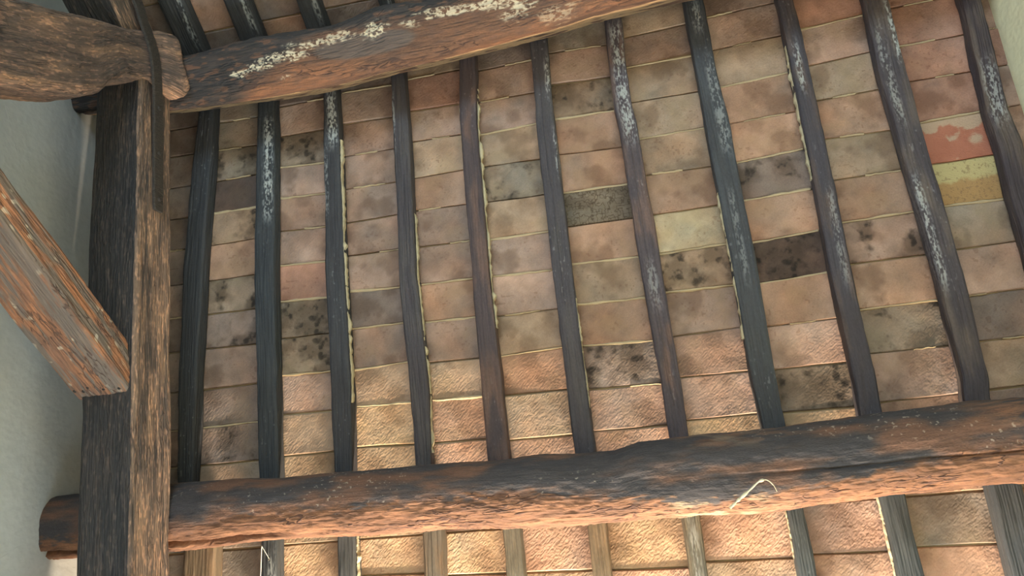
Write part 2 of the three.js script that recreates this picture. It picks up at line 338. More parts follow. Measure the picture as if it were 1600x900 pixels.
function addJoint(parent, xa, xb, sa, sb, wide) {
  const k = 10, pos = [], idx = [], ph = rnd() * 40;
  for (let i = 0; i <= k; i++) {
    const t = i / k, x = xa + (xb - xa) * t, s = sa + (sb - sa) * t, w = wide * (0.35 + 1.1 * noise(ph + t * 6, 1, 2)), o = (noise(ph, t * 7, 5) - 0.5) * 0.004, n = HR - 0.003 * noise(ph, 4, t * 8);
    pos.push(x, HR + 0.012, s + o - w - 0.002, x, n + 0.001, s + o - w * 0.7, x, n, s + o + w * 0.7, x, HR + 0.012, s + o + w + 0.002);
    if (i) { const p = (i - 1) * 4; for (let j = 0; j < 3; j++) idx.push(p + j, p + 4 + j, p + j + 1, p + j + 1, p + 4 + j, p + 5 + j); }
  }
  const g = new THREE.BufferGeometry(); g.setAttribute('position', new THREE.Float32BufferAttribute(pos, 3));
  g.setAttribute('uv', new THREE.Float32BufferAttribute(pos.length / 3 * 2 | 0 ? Array.from({ length: pos.length / 3 * 2 }, (_, i) => (i % 2 ? pos[(i >> 1) * 3 + 2] : pos[(i >> 1) * 3]) * 2) : [], 2));
  g.setIndex(idx); g.computeVertexNormals();
  const m = new THREE.Mesh(g, jointMat); m.name = 'mortar_joint'; parent.add(m);
}
const LOWJ = [[-0.005, -0.005], [-0.16, -0.16]];
const LOWM = { '-1': -0.31, 0: -0.31, 1: -0.30, 2: -0.288, 3: -0.306, 4: -0.315, 5: -0.325, 6: -0.317, 7: -0.318, 8: -0.316, 9: -0.315, 10: -0.316 };
for (let c = -1; c <= 10; c++) {
  const js = [[SR + 0.02, SR + 0.02], ...JOINTS[c], ...LOWJ, [LOWM[c] + 0.004, LOWM[c] - 0.004], [LOWM[c] - 0.154, LOWM[c] - 0.156]];
  if (c > -1) js.push([LOWM[c] - 0.308, LOWM[c] - 0.31]);
  const codes = TONE[c].split(' ');
  for (let t = 0; t + 1 < js.length; t++) {
    const A = js[t], B = js[t + 1], sm_ = (A[0] + B[0]) / 2, g = 0.0012 + rnd() * 0.0022;
    const xa = centre(c, sm_) + 0.0015, xb = centre(c + 1, sm_) - 0.0015;
    if (xb - xa < 0.02) continue;
    const q = [[xa, A[0] - g], [xb, A[1] - g], [xb, B[1] + g], [xa, B[0] + g]];
    const code = codes[Math.min(t, codes.length - 1)], own = code === 's' ? limeTile : code === 't' ? ochreTile : null;
    addTile(ceil, q, HR + (rnd() - 0.5) * 0.004 + 0.001, own || tileMaterial(code, Math.floor(rnd() * 3)), !!own);
    if (PALE.has(c + ':' + t) && t) addJoint(ceil, xa + 0.03, xb - 0.03, A[0], A[1], 0.0035 + rnd() * 0.002);
    else if (t && rnd() < 0.45 && t < 11) { const u = rnd() * 0.6, v = u + 0.2 + rnd() * 0.3; addJoint(ceil, xa + (xb - xa) * u, xa + (xb - xa) * Math.min(0.9, v), A[0] + (A[1] - A[0]) * u, A[0] + (A[1] - A[0]) * v, 0.0025); }
  }
}
// far slope: local x = -x, y = n, z = s measured up to the ridge
const P2 = [0, P0[1], 2 * ZR - P0[2]];
const ceilFar = ceilingGroup('strip of clay tiled ceiling seen beyond the ridge beam, top left', P2, N2, S2, true);
{
  const bed = new THREE.Mesh(new THREE.BoxGeometry(XR - XL + 0.6, 0.08, SR - SLOW + 0.02), bedMat); bed.name = 'mortar_bed';
  bed.position.set(-(XL + XR) / 2, HR + 0.012 + 0.04, (SR + SLOW) / 2 + 0.01); ceilFar.add(bed);
  const far = { '-1': 'm m m m', 0: 'm p m p', 1: 'o m p p', 2: 'm p p o', 3: 'p m p p', 4: 'p p m p' };
  for (let c = -1; c <= 4; c++) far[c].split(' ').forEach((code, t) => {
    const s0 = SR + 0.02 - t * 0.153 - (t ? 0.03 : 0), s1 = SR - 0.01 - (t + 1) * 0.153, xa = -centre(c + 1, 1.6) + 0.0015, xb = -centre(c, 1.6) - 0.0015;
    addTile(ceilFar, [[xa, s0 - 0.002], [xb, s0 - 0.002], [xb, s1 + 0.002], [xa, s1 + 0.002]], HR + 0.001, tileMaterial(code, t % 3), false);
  });
}
shadow(ceil); shadow(ceilFar);

// ---------------------------------------------------------------- rafters
const SOOT = [50, 58, 62], SLATE = [66, 68, 72], BROWN = [92, 74, 66], LIME = [168, 172, 170];
// o.white: [s from, s to, place across -1 left .. 1 right, half width, strength]
function rafterPaint(x0, o) {
  return (x, a, b, v, out) => {
    const s = x0 + x, k = o.k * 3.7, right = -a / 0.04;
    const fib = fbm(x * 9 + k, a * 260, b * 260 + k, 3), pat = fbm(x * 7 + k, a * 30, b * 30, 4), fine = noise(x * 160, a * 700, b * 700);
    let c = mix(o.dark, o.brown, sm(0.42, 0.72, pat) * o.brownness);
    const t = 0.82 + fib * 0.32 + (fine - 0.5) * 0.16; c = [c[0] * t, c[1] * t, c[2] * t];
    let h = 0.35 + (fib - 0.5) * 0.9 + (pat - 0.5) * 0.3;
    let w = 0;
    for (const [s0, s1, at, half, str] of o.white || []) {
      const m = Math.min(sm(s1 - 0.05, s1 + 0.05, s), sm(s0 + 0.05, s0 - 0.05, s)), d = sm(half, half * 0.3, Math.abs(right - at)) * (b < 0.01 ? 1 : 0.5);
      const f = fbm(x * 22 + k, a * 120, b * 120, 4) * 0.5 + fbm(x * 110 + k, a * 300, b * 300, 3) * 0.5; w = Math.max(w, m * d * str * sm(0.46, 0.58, f));
    }
    const speck = sm(0.86, 0.93, noise(x * 60 + k, a * 200, b * 200)) * sm(0.5, 0.8, noise(x * 4, a * 9, k)) * 0.35; w = Math.max(w, speck * (o.speck ?? 1));
    c = mix(c, LIME, w); h += w * 0.25;
    if (o.crack) { const d = Math.abs(a - o.crack[2] - 0.006 * (noise(x * 6, k, 0) - 0.5)); if (b < 0 && s < o.crack[0] && s > o.crack[1]) { h -= 1.2 * sm(0.0028, 0.0008, d); } }
    out[0] = c[0]; out[1] = c[1]; out[2] = c[2]; out[3] = h;
  };
}
function makeRafter(lo, hi, edges, o, far) {
  const L = hi - lo, n = 90, m = 28, k = o.k * 11.3;
  const at = x => { const s = lo + x, l = edges(s, 1), r = edges(s, 2); return [-(l + r) / 2, HR / 2, (r - l) / 2, HR / 2, 0.007]; };
  const geo = timberGeometry({ L, n, m, at, bump: (x, v, a, b) => b > 0.029 ? 0 : (fbm(x * 7 + k, a * 25, b * 25, 3) - 0.5) * 0.011 + (fbm(x * 30 + k, a * 60, b * 60, 2) - 0.5) * 0.004 - 0.002 });
  const mat = woodMaterial(L, [0, 0, 0.039, HR / 2, 0.007], o.w || 1024, 128, rafterPaint(lo, o), 0.006, 0.8);
  const r = new THREE.Mesh(geo, mat); r.name = numbered('rafter');
  frame(r, far ? roof2(0, 0, lo) : roof(0, 0, lo), far ? S2 : S, far ? N2 : N);
  for (const [side, s0, s1, thick, dn] of o.bead || []) {
    const gl = s0 - s1, ph = k + side;
    const bg = timberGeometry({
      L: gl, n: 140, m: 8, at: x => { const s = s1 + x, e = edges(s, side > 0 ? 2 : 1), w = Math.max(0.0004, thick * (3.0 * fbm(ph + x * 45, 1, 2, 4) - 1.0)); return [-(e + side * (w * 0.5 - 0.0015)), dn + (noise(ph, x * 8, 3) - 0.5) * 0.012, w, 0.008 + 0.012 * fbm(x * 18, ph, 4, 3), 0.004]; },
      bump: (x, v, a, b) => (noise(x * 120, a * 300 + ph, b * 300) - 0.5) * 0.003
    });
    const bm = new THREE.Mesh(bg, beadMat); bm.name = 'mortar_smear'; bm.position.x = s1 - lo; bm.userData.label = 'pale flaking mortar along the edge'; r.add(bm);
  }
  scene.add(shadow(r)); return r;
}
const up = (i) => (s, k) => lerpTable(R[i], s, k);
const GU = 'rafters between the ridge beam and the purlin', GL = 'rafter ends below the purlin', GF = 'rafters beyond the ridge beam';
const UP = [
  [{ dark: [46, 48, 53], brown: SLATE, brownness: 0.3 }, 'near black rafter closest to the upright timber, leftmost in the row'],
  [{ dark: [46, 50, 55], brown: SLATE, brownness: 0.3, white: [[1.58, 1.12, 0.35, 0.75, 0.95]] }, 'black rafter with a white limewash streak in its upper part, second from left'],
  [{ dark: [50, 50, 55], brown: SLATE, brownness: 0.4, white: [[1.66, 1.40, 0.2, 0.9, 0.95], [1.4, 1.1, -0.7, 0.4, 0.6]], bead: [[1, 1.42, 0.33, 0.006, 0.022]] }, 'black rafter with a white flaking mortar line down its right edge'],
  [{ dark: [62, 58, 63], brown: [76, 72, 72], brownness: 0.6, white: [[1.6, 1.35, -0.8, 0.35, 0.7]], bead: [[1, 1.05, 0.12, 0.004, 0.03]] }, 'slate grey rafter with thin pale mortar on its lower right edge, fourth from left'],
  [{ dark: [68, 58, 61], brown: [94, 74, 68], brownness: 1, bead: [[1, 1.55, 0.55, 0.006, 0.03], [-1, 1.5, 1.35, 0.003, 0.03]] }, 'brownish grey rafter with a yellowish mortar line along its right edge'],
  [{ dark: [64, 60, 65], brown: [74, 70, 70], brownness: 0.6, white: [[1.62, 1.45, 0.7, 0.5, 0.8], [1.3, 1.1, 0.8, 0.3, 0.7]], bead: [[1, 0.62, 0.22, 0.003, 0.012]], crack: [1.5, 0.6, 0.004] }, 'slate grey rafter left of the dark crackled tile'],
  [{ dark: [70, 62, 67], brown: [98, 78, 72], brownness: 1, white: [[1.72, 1.2, 0.15, 1.0, 0.85], [0.72, 0.55, 0, 0.7, 0.5]], crack: [1.75, 0.2, 0.006] }, 'brown rafter with white limewash at its top, right of the dark crackled tile'],
  [{ dark: [56, 58, 63], brown: [66, 70, 74], brownness: 0.5, white: [[1.75, 1.62, 0, 0.7, 0.7], [1.5, 1.1, 0.4, 0.7, 0.55], [0.95, 0.6, 0, 0.4, 0.4]], bead: [[-1, 0.95, 0.4, 0.004, 0.02]] }, 'bluish black rafter with a pale mortar line on its left edge, third from right above the purlin\'s dark knot'],
  [{ dark: [60, 56, 63], brown: [88, 72, 66], brownness: 0.7, white: [[1.5, 1.3, -0.1, 0.5, 0.85], [0.9, 0.55, 0.3, 0.5, 0.5]], bead: [[-1, 1.5, 0.95, 0.005, 0.03]] }, 'dark rafter right of the deep brown tile'],
  [{ dark: [64, 58, 63], brown: [92, 82, 76], brownness: 0.8, white: [[1.62, 1.35, 0.85, 0.55, 0.9], [1.5, 1.1, -0.4, 0.55, 0.6], [0.9, 0.5, -0.6, 0.5, 0.8]] }, 'broad worn rafter with grey white streaks, left of the red tile with lime patches'],
  [{ dark: [56, 48, 53], brown: [90, 78, 70], brownness: 0.8, white: [[1.3, 1.05, 0, 1.1, 0.7]] }, 'dark ragged rafter against the cream wall, rightmost']];
UP[7][1] = 'bluish black rafter with a thin pale mortar line on its left edge';
UP.forEach(([o, label], i) => tag(makeRafter(0.002, SR - 0.03, up(i), { ...o, k: i + 1 }), label, 'rafter', GU));
const TEAL = [104, 110, 108], TAN = [168, 144, 112];
const LO = [
  [{ dark: [96, 82, 64], brown: [114, 92, 68], brownness: 1, speck: 0.2 }, 'wide ochre rafter end below the purlin beside the upright timber'],
  [{ dark: [50, 54, 56], brown: [66, 68, 72], brownness: 0.6, white: [[-0.15, -0.4, 0.3, 0.7, 0.5]] }, 'dark rafter end below the purlin with a cobweb on it'],
  [{ dark: [56, 60, 62], brown: [72, 70, 66], brownness: 0.4, bead: [[1, -0.1, -0.6, 0.004, 0.03]] }, 'grey green rafter end below the purlin, left of the split one'],
  [{ dark: [88, 80, 68], brown: [110, 86, 62], brownness: 1, crack: [0, -1, 0.002] }, 'split tan and orange rafter end below the purlin'],
  [{ dark: [90, 84, 70], brown: [104, 92, 72], brownness: 0.8 }, 'plain tan rafter end below the purlin'],
  [{ dark: [100, 85, 64], brown: [114, 93, 68], brownness: 1, crack: [0, -1, -0.006] }, 'ochre cracked rafter end below the middle of the purlin'],
  [{ dark: [86, 83, 72], brown: [102, 90, 70], brownness: 0.8, white: [[-0.2, -0.4, 0, 0.6, 0.5]] }, 'greyish tan rafter end with pale flecks below the purlin'],
  [{ dark: [52, 58, 60], brown: [68, 68, 66], brownness: 0.3, bead: [[-1, -0.12, -0.6, 0.0012, 0.035]] }, 'grey green rafter end below the purlin, third from right'],
  [{ dark: [50, 55, 57], brown: [66, 68, 68], brownness: 0.4, bead: [[-1, -0.1, -0.7, 0.0018, 0.035]] }, 'slate grey rafter end with a pale left edge below the purlin, second from right'],
  [{ dark: [54, 57, 60], brown: [74, 72, 72], brownness: 0.4 }, 'wide grey rafter end below the purlin in the lower right corner'],
  [{ dark: [52, 52, 54], brown: [90, 78, 70], brownness: 0.5 }, 'dark rafter end below the purlin against the cream wall']];
LO.forEach(([o, label], i) => { const e = LOW[i]; tag(makeRafter(SLOW, -0.002, (s, k) => e[k - 1] + 0.004 * Math.sin(s * 3 + i * 2 + k), { ...o, k: i + 21, w: 512 }), label, 'rafter', GL); });
[0, 1, 2, 3, 4].forEach(i => {
  const lab = ['black rafter beyond the ridge beam, beside the iron strap', 'black rafter with a white line beyond the ridge beam, second from the iron strap', 'short visible black rafter beyond the ridge beam, third from the iron strap', 'rafter tip beyond the ridge beam, fourth from the iron strap', 'rafter beyond the ridge beam, fifth from the iron strap'][i];
  const e = R[i], l = e[0][1], r = e[0][2]; // on the far slope the local side axis points the other way
  const d = [[-0.03, 0.01], [-0.035, 0], [-0.03, 0], [0, 0], [0, 0]][i];
  tag(makeRafter(SLOW + 2.7, SR - 0.03, (s, k) => (k === 1 ? -r - d[1] : -l - d[0]) , { dark: [48, 49, 52], brown: SLATE, brownness: 0.4, k: i + 41, w: 512, white: [[1.7, 1.2, -0.6, 0.4, 0.8]] }, true), lab, 'rafter', GF);
});

// ---------------------------------------------------------------- purlin: a barked log under the rafters; side +z of its own axes faces the ridge
{
  const X0 = XL - 0.12, L = XR + 0.12 - X0;
  const topS = [[-2.3, 0.09], [-1.74, 0.089], [-1.43, 0.084], [-1.12, 0.076], [-0.83, 0.073], [-0.55, 0.068], [-0.34, 0.072], [-0.23, 0.062], [-0.1, 0.063], [-0.01, 0.084], [0.2, 0.086], [0.41, 0.087], [0.62, 0.092], [0.82, 0.099], [1.01, 0.11], [1.6, 0.115]];
  const botS = [[-2.3, -0.14], [-1.6, -0.138], [-1.36, -0.131], [-0.98, -0.136], [-0.67, -0.139], [-0.45, -0.155], [0.15, -0.159], [0.35, -0.165], [0.54, -0.155], [0.72, -0.145], [1.06, -0.136], [1.6, -0.135]];
  const edge = [[-2.3, -0.06], [-1.6, -0.075], [-1.31, -0.03], [-0.86, -0.045], [-0.43, -0.039], [-0.07, -0.085], [0.157, -0.122], [0.44, -0.10], [0.716, -0.069], [0.9, -0.042], [1.07, -0.037], [1.6, -0.03]];  // where the dark skin ends, set on the light's terminator: partly painted light
  const at = x => { const X = X0 + x, t = lerpTable(topS, X, 1), b = lerpTable(botS, X, 1); return [(t + b) / 2, -0.112, (t - b) / 2, 0.112, 0.088]; };
  const crack = (X, s) => { // long splits in the log
    const c1 = Math.abs(s + 0.045 + 0.008 * (noise(X * 5, 1, 1) - 0.5)), a = X > 0.1 ? sm(0.1, 0.5, X) * sm(0.006, 0.001, c1) : 0;
    const c2 = Math.abs(s + 0.114 + 0.012 * (noise(X * 6, 2, 1) - 0.5)), b = X < -1.1 ? sm(-1.12, -1.4, X) * sm(0.011, 0.003, c2) : 0;
    return 0.012 * a + 0.03 * b;
  };
  const geo = timberGeometry({
    L, n: 620, m: 150, at, bump: (x, v, a, b) => {
      const X = X0 + x, s = a + at(x)[0]; let d = (fbm(x * 5, a * 9, b * 9, 4) - 0.5) * 0.02 + (fbm(x * 26, a * 60, b * 60, 3) - 0.5) * 0.007;
      if (b > 0.09) d = Math.min(d, 0);
      if (b < 0.02) {
        const lit = sm(0.03, -0.015, s - lerpTable(edge, X, 1)); // flaked sapwood towards the eave
        d += lit * (0.012 * (Math.abs(fbm(x * 22, a * 90, b * 90, 5) - 0.5) * -2 + 0.3)) - 0.004 * lit;
        d -= crack(X, s) * (b < -0.05 ? 1 : 0);
      }
      return d;
    }
  });
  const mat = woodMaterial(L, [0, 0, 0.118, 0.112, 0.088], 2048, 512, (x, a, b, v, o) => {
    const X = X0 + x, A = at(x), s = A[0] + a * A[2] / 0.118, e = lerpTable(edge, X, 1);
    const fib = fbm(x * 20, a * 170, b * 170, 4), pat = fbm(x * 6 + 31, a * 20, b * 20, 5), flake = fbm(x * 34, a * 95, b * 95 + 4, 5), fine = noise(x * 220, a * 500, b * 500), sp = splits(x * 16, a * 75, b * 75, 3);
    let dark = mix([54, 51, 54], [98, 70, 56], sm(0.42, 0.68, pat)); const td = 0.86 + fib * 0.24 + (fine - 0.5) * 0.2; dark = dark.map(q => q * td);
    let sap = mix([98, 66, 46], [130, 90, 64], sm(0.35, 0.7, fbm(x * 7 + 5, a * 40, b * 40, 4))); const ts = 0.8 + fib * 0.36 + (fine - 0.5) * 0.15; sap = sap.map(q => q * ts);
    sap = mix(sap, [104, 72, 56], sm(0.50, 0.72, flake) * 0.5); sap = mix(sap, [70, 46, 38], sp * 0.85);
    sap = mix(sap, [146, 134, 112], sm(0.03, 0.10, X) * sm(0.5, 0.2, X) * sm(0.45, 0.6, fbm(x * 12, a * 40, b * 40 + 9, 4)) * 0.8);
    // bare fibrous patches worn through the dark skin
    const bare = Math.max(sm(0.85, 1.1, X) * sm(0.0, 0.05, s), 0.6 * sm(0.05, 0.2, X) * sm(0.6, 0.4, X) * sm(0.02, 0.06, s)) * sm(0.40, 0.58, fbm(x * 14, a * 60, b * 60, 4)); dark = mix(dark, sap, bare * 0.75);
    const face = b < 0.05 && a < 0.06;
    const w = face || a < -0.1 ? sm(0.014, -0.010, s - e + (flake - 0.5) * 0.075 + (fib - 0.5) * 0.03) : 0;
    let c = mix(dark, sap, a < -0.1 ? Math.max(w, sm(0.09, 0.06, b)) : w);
    const speck = sm(0.72, 0.77, fbm(x * 110 + fib, a * 130, b * 130, 2)) * sm(0.55, 0.8, noise(x * 3 + 8, a * 8, 2)); c = mix(c, [170, 162, 146], speck * 0.6 * (1 - w));
    o[0] = c[0]; o[1] = c[1]; o[2] = c[2]; o[3] = 0.5 + (fib - 0.5) * (0.3 + 0.4 * w) + (fine - 0.5) * 0.12 + (pat - 0.5) * 0.3 - w * sp * 0.5;
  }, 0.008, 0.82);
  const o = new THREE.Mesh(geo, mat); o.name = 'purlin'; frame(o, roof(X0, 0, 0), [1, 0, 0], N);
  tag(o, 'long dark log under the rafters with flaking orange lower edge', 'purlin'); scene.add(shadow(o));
  // dry strand of web hanging on the log
  const pts = [[0.228, -0.236, -0.135], [0.262, -0.234, -0.11], [0.297, -0.233, -0.086], [0.325, -0.236, -0.066], [0.345, -0.238, -0.064], [0.362, -0.234, -0.08], [0.37, -0.232, -0.1]].map(p => new THREE.Vector3(...roof(...p)));
  const p0 = pts[0].clone(); const cv = new THREE.CatmullRomCurve3(pts.map(p => p.clone().sub(p0)));
  const tg = new THREE.TubeGeometry(cv, 60, 0.0042, 7), P = tg.attributes.position, fr = 8;
  for (let i = 0; i < P.count; i++) { const ring = Math.floor(i / fr), c = cv.getPointAt(Math.min(1, ring / 60)); const k = (ring > 42 ? 0.35 : 1) * (0.55 + 0.8 * noise(ring * 0.35, 3, 3)); P.setXYZ(i, c.x + (P.getX(i) - c.x) * k, c.y + (P.getY(i) - c.y) * k, c.z + (P.getZ(i) - c.z) * k); }
  tg.computeVertexNormals();
  const web = new THREE.Mesh(tg, new THREE.MeshStandardMaterial({ color: new THREE.Color(0.55, 0.5, 0.36), roughness: 1 })); web.name = 'cobweb_strand'; web.position.copy(p0);
  tag(web, 'pale dusty web strand curling over the dark purlin', 'cobweb'); scene.add(shadow(web));
}
// thin web between purlin and second rafter end
{
  const A = new THREE.Vector3(...roof(-1.285, -0.21, -0.14)), mk = (p, q, r) => new THREE.TubeGeometry(new THREE.LineCurve3(p.clone().sub(A), q.clone().sub(A)), 1, r, 5);
  const B = new THREE.Vector3(...roof(-1.40, -0.012, -0.26)), C = new THREE.Vector3(...roof(-1.345, -0.06, -0.20)), D = new THREE.Vector3(...roof(-1.37, -0.004, -0.20));
  const g = mergeGeometries([mk(A, B, 0.0011), mk(C, D, 0.0009), mk(A, D, 0.0007)]);
  const web = new THREE.Mesh(g, new THREE.MeshStandardMaterial({ color: new THREE.Color(0.6, 0.56, 0.46), roughness: 1 })); web.name = 'cobweb_thread'; web.position.copy(A);
  tag(web, 'fine cobweb threads stretched from the purlin to a rafter end', 'cobweb'); scene.add(shadow(web));
}

// ---------------------------------------------------------------- ridge beam; its +z side faces the far slope
{
  const X0 = XL - 0.12, L = XR + 0.12 - X0;
  const near = [[-2.3, 0.50], [-1.98, 0.49], [-1.84, 0.445], [-1.44, 0.431], [-1.06, 0.423], [-0.72, 0.444], [-0.42, 0.462], [-0.18, 0.479], [0.11, 0.508], [0.39, 0.522], [1.6, 0.53]];
  const farE = [[-2.3, 0.64], [-1.6, 0.636], [-1.3, 0.655], [-0.96, 0.645], [-0.75, 0.678], [-0.5, 0.665], [0.2, 0.68], [1.6, 0.69]];
  const top = z => P0[1] + (z - P0[2]) * SN / CS;
  const at = x => { const X = X0 + x, a = lerpTable(near, X, 1), b = lerpTable(farE, X, 1), t = top(a) - 0.002, u = 4.345; return [(a + b) / 2, (t + u) / 2, (b - a) / 2, (t - u) / 2, 0.03]; };
  const geo = timberGeometry({
    L, n: 420, m: 110, at, bump: (x, v, a, b) => {
      let d = (fbm(x * 4 + 3, a * 10, b * 10, 4) - 0.5) * 0.022 + (fbm(x * 22, a * 80, b * 80, 3) - 0.5) * 0.009;
      if (b > 0.08) d = Math.min(d, 0);
      return d;
    }
  });
  // marks on the underside: [x, z, radius along, radius across, strength]
  const lime = [[-1.36, 0.525, 0.05, 0.02, 1], [-1.29, 0.54, 0.08, 0.022, 1], [-1.18, 0.56, 0.09, 0.022, 1], [-1.06, 0.585, 0.1, 0.02, 0.9], [-0.93, 0.595, 0.07, 0.02, 0.8], [-0.80, 0.59, 0.05, 0.03, 1], [-1.2, 0.478, 0.03, 0.012, 0.8], [-0.66, 0.59, 0.04, 0.015, 0.8], [-0.5, 0.60, 0.12, 0.016, 0.9], [-0.36, 0.60, 0.1, 0.02, 0.9], [-0.24, 0.585, 0.07, 0.03, 0.9], [-0.27, 0.55, 0.05, 0.02, 0.7], [-0.1, 0.53, 0.07, 0.03, 0.5], [-0.55, 0.615, 0.08, 0.01, 0.8]];
  const mat = woodMaterial(L, [0, 0, 0.105, 0.11, 0.03], 2048, 512, (x, a, b, v, o) => {
    const X = X0 + x, A = at(x), z = A[0] + a * A[2] / 0.105;
    const fib = fbm(x * 22, a * 190, b * 190, 4), pat = fbm(x * 4 + 2, a * 16, b * 16, 4), flake = fbm(x * 30, a * 90, b * 90 + 4, 5), fine = noise(x * 220, a * 500, b * 500), sp = splits(x * 13, a * 70, b * 70, 8);
    let c = mix([86, 62, 48], [114, 78, 56], sm(0.35, 0.7, pat)); const t = 0.74 + fib * 0.48 + (fine - 0.5) * 0.2; c = c.map(q => q * t);
    c = mix(c, [84, 64, 56], sm(0.46, 0.74, flake) * 0.55); c = mix(c, [58, 42, 38], sp * 0.8);
    // dark skin left on the far side and near the truss, grey scar at mid length
    const dk = sm(-0.02, 0.05, (z - 0.585) + (pat - 0.5) * 0.16 + sm(-0.95, -1.6, X) * 0.17 - sm(-0.7, -0.2, X) * 0.05); c = mix(c, [24 + 30 * fib, 25 + 26 * fib, 27 + 26 * fib], dk * 0.95);
    c = mix(c, [118, 78, 56], dk * sm(0.53, 0.68, flake) * 0.5);
    const scar = sm(1.0, 0.75, Math.hypot((X + 0.86) / 0.2, (z - 0.545) / 0.05) + (pat - 0.5) * 0.8); c = mix(c, [62 + 26 * fib, 56 + 26 * fib, 55 + 24 * fib], scar * 0.8);
    let w = 0; if (b < 0.02) for (const [lx, lz, rx, rz, st] of lime) { const d = Math.hypot((X - lx) / rx, (z - lz) / rz); if (d < 1.7) w = Math.max(w, st * sm(1.3, 0.6, d + (flake - 0.5) * 2.0)); }
    w *= sm(0.40, 0.56, fbm(x * 90, a * 150, b * 150, 4)); c = mix(c, [190, 184, 162], w * 0.92);
    if (a < -0.085 && b > -0.05) { const m = sm(0.38, 0.5, fbm(x * 14, b * 40, 91, 4) + 0.06); c = mix(c, [170, 140, 102], m * 0.8); } // clay mortar smeared along the near edge
    o[0] = c[0]; o[1] = c[1]; o[2] = c[2]; o[3] = 0.45 + (fib - 0.5) * 0.8 - sp * 0.45 + w * 0.3;
  }, 0.009, 0.85);
  const o = new THREE.Mesh(geo, mat); o.name = 'ridge_beam'; frame(o, [X0, 0, 0], [1, 0, 0], [0, 1, 0]);
  tag(o, 'rough orange brown ridge beam with white lime patches along the top', 'beam'); scene.add(shadow(o));
  // clay mortar packed along the beam's near top edge, a part of the ceiling
}

// ---------------------------------------------------------------- truss: principal rafters, king post, strut, tie beam, iron strap
function trussPaint(k, light, mid, darkc, darkness) {
  return (x, a, b, v, o) => {
    const fib = fbm(x * 24 + k, a * 300, b * 300, 4), pat = fbm(x * 6 + k, a * 18, b * 18, 4), fine = noise(x * 140, a * 800, b * 800), streak = fbm(x * 5 + k, a * 80, b * 80, 4);
    let c = mix(light, mid, sm(0.35, 0.65, pat)); c = mix(c, darkc, clamp(darkness(x, a, b, pat, streak))); const sp = splits(x * 11 + k, a * 80, b * 80, k); c = mix(c, [44, 36, 34], sp * 0.6);
    const t = 0.72 + fib * 0.52 + (fine - 0.5) * 0.22; c = c.map(q => q * t); const fk = sm(0.56, 0.70, fbm(x * 48 + k, a * 150, b * 150, 4)); c = mix(c, [c[0] * 1.5 + 12, c[1] * 1.42 + 8, c[2] * 1.35 + 6], fk * 0.7);
    o[0] = c[0]; o[1] = c[1]; o[2] = c[2]; o[3] = 0.4 + (fib - 0.5) * 0.9 + (streak - 0.5) * 0.25 - sp * 0.4;
  };
}
function makePrincipal(far) {
  const lo = -1.84, hi = 1.585, L = hi - lo, sg = far ? -1 : 1;
  const at = x => { const s = lo + x, xr = -1.612 - 0.037 * s, w = 0.198 + 0.006 * Math.sin(s * 3), t = -0.222 - 0.012 * Math.max(0, s), bt = -0.422; return [-sg * (xr - w / 2), (t + bt) / 2, w / 2, (t - bt) / 2, 0.014]; };
  const kk = far ? 9 : 3;
  const geo = timberGeometry({ L, n: 240, m: 90, at, bump: (x, v, a, b) => (fbm(x * 5 + kk, a * 9, b * 9, 4) - 0.5) * 0.014 + (fbm(x * 4 + kk, a * 140, b * 140, 3) - 0.5) * 0.006 - 0.002 });
  // +z of its own axes is the left side (near slope); light painted in: right side paler brown, the rest dark skin and shade
  const mat = woodMaterial(L, [0, 0, 0.1, 0.1, 0.014], 1024, 512, trussPaint(kk, [122, 100, 84], [98, 82, 72], [34, 34, 37], (x, a, b, pat, st) => {
    const side = sg * a < -0.088; // right-hand side
    return side ? sm(0.55, 0.75, st) * 0.6 + sm(0.6, 0.72, pat) * 0.3 : 0.93 + (st - 0.5) * 0.5 + (pat - 0.5) * 0.4;
  }), 0.008, 0.85);
  const o = new THREE.Mesh(geo, mat); o.name = numbered('principal_rafter'); frame(o, far ? roof2(0, 0, lo) : roof(0, 0, lo), far ? S2 : S, far ? N2 : N);
  tag(o, far ? 'dark principal rafter end at the top left corner behind the king post' : 'heavy upright brown truss timber running from top to bottom at left', 'beam', 'timbers of the truss'); scene.add(shadow(o));
}
makePrincipal(false); makePrincipal(true);
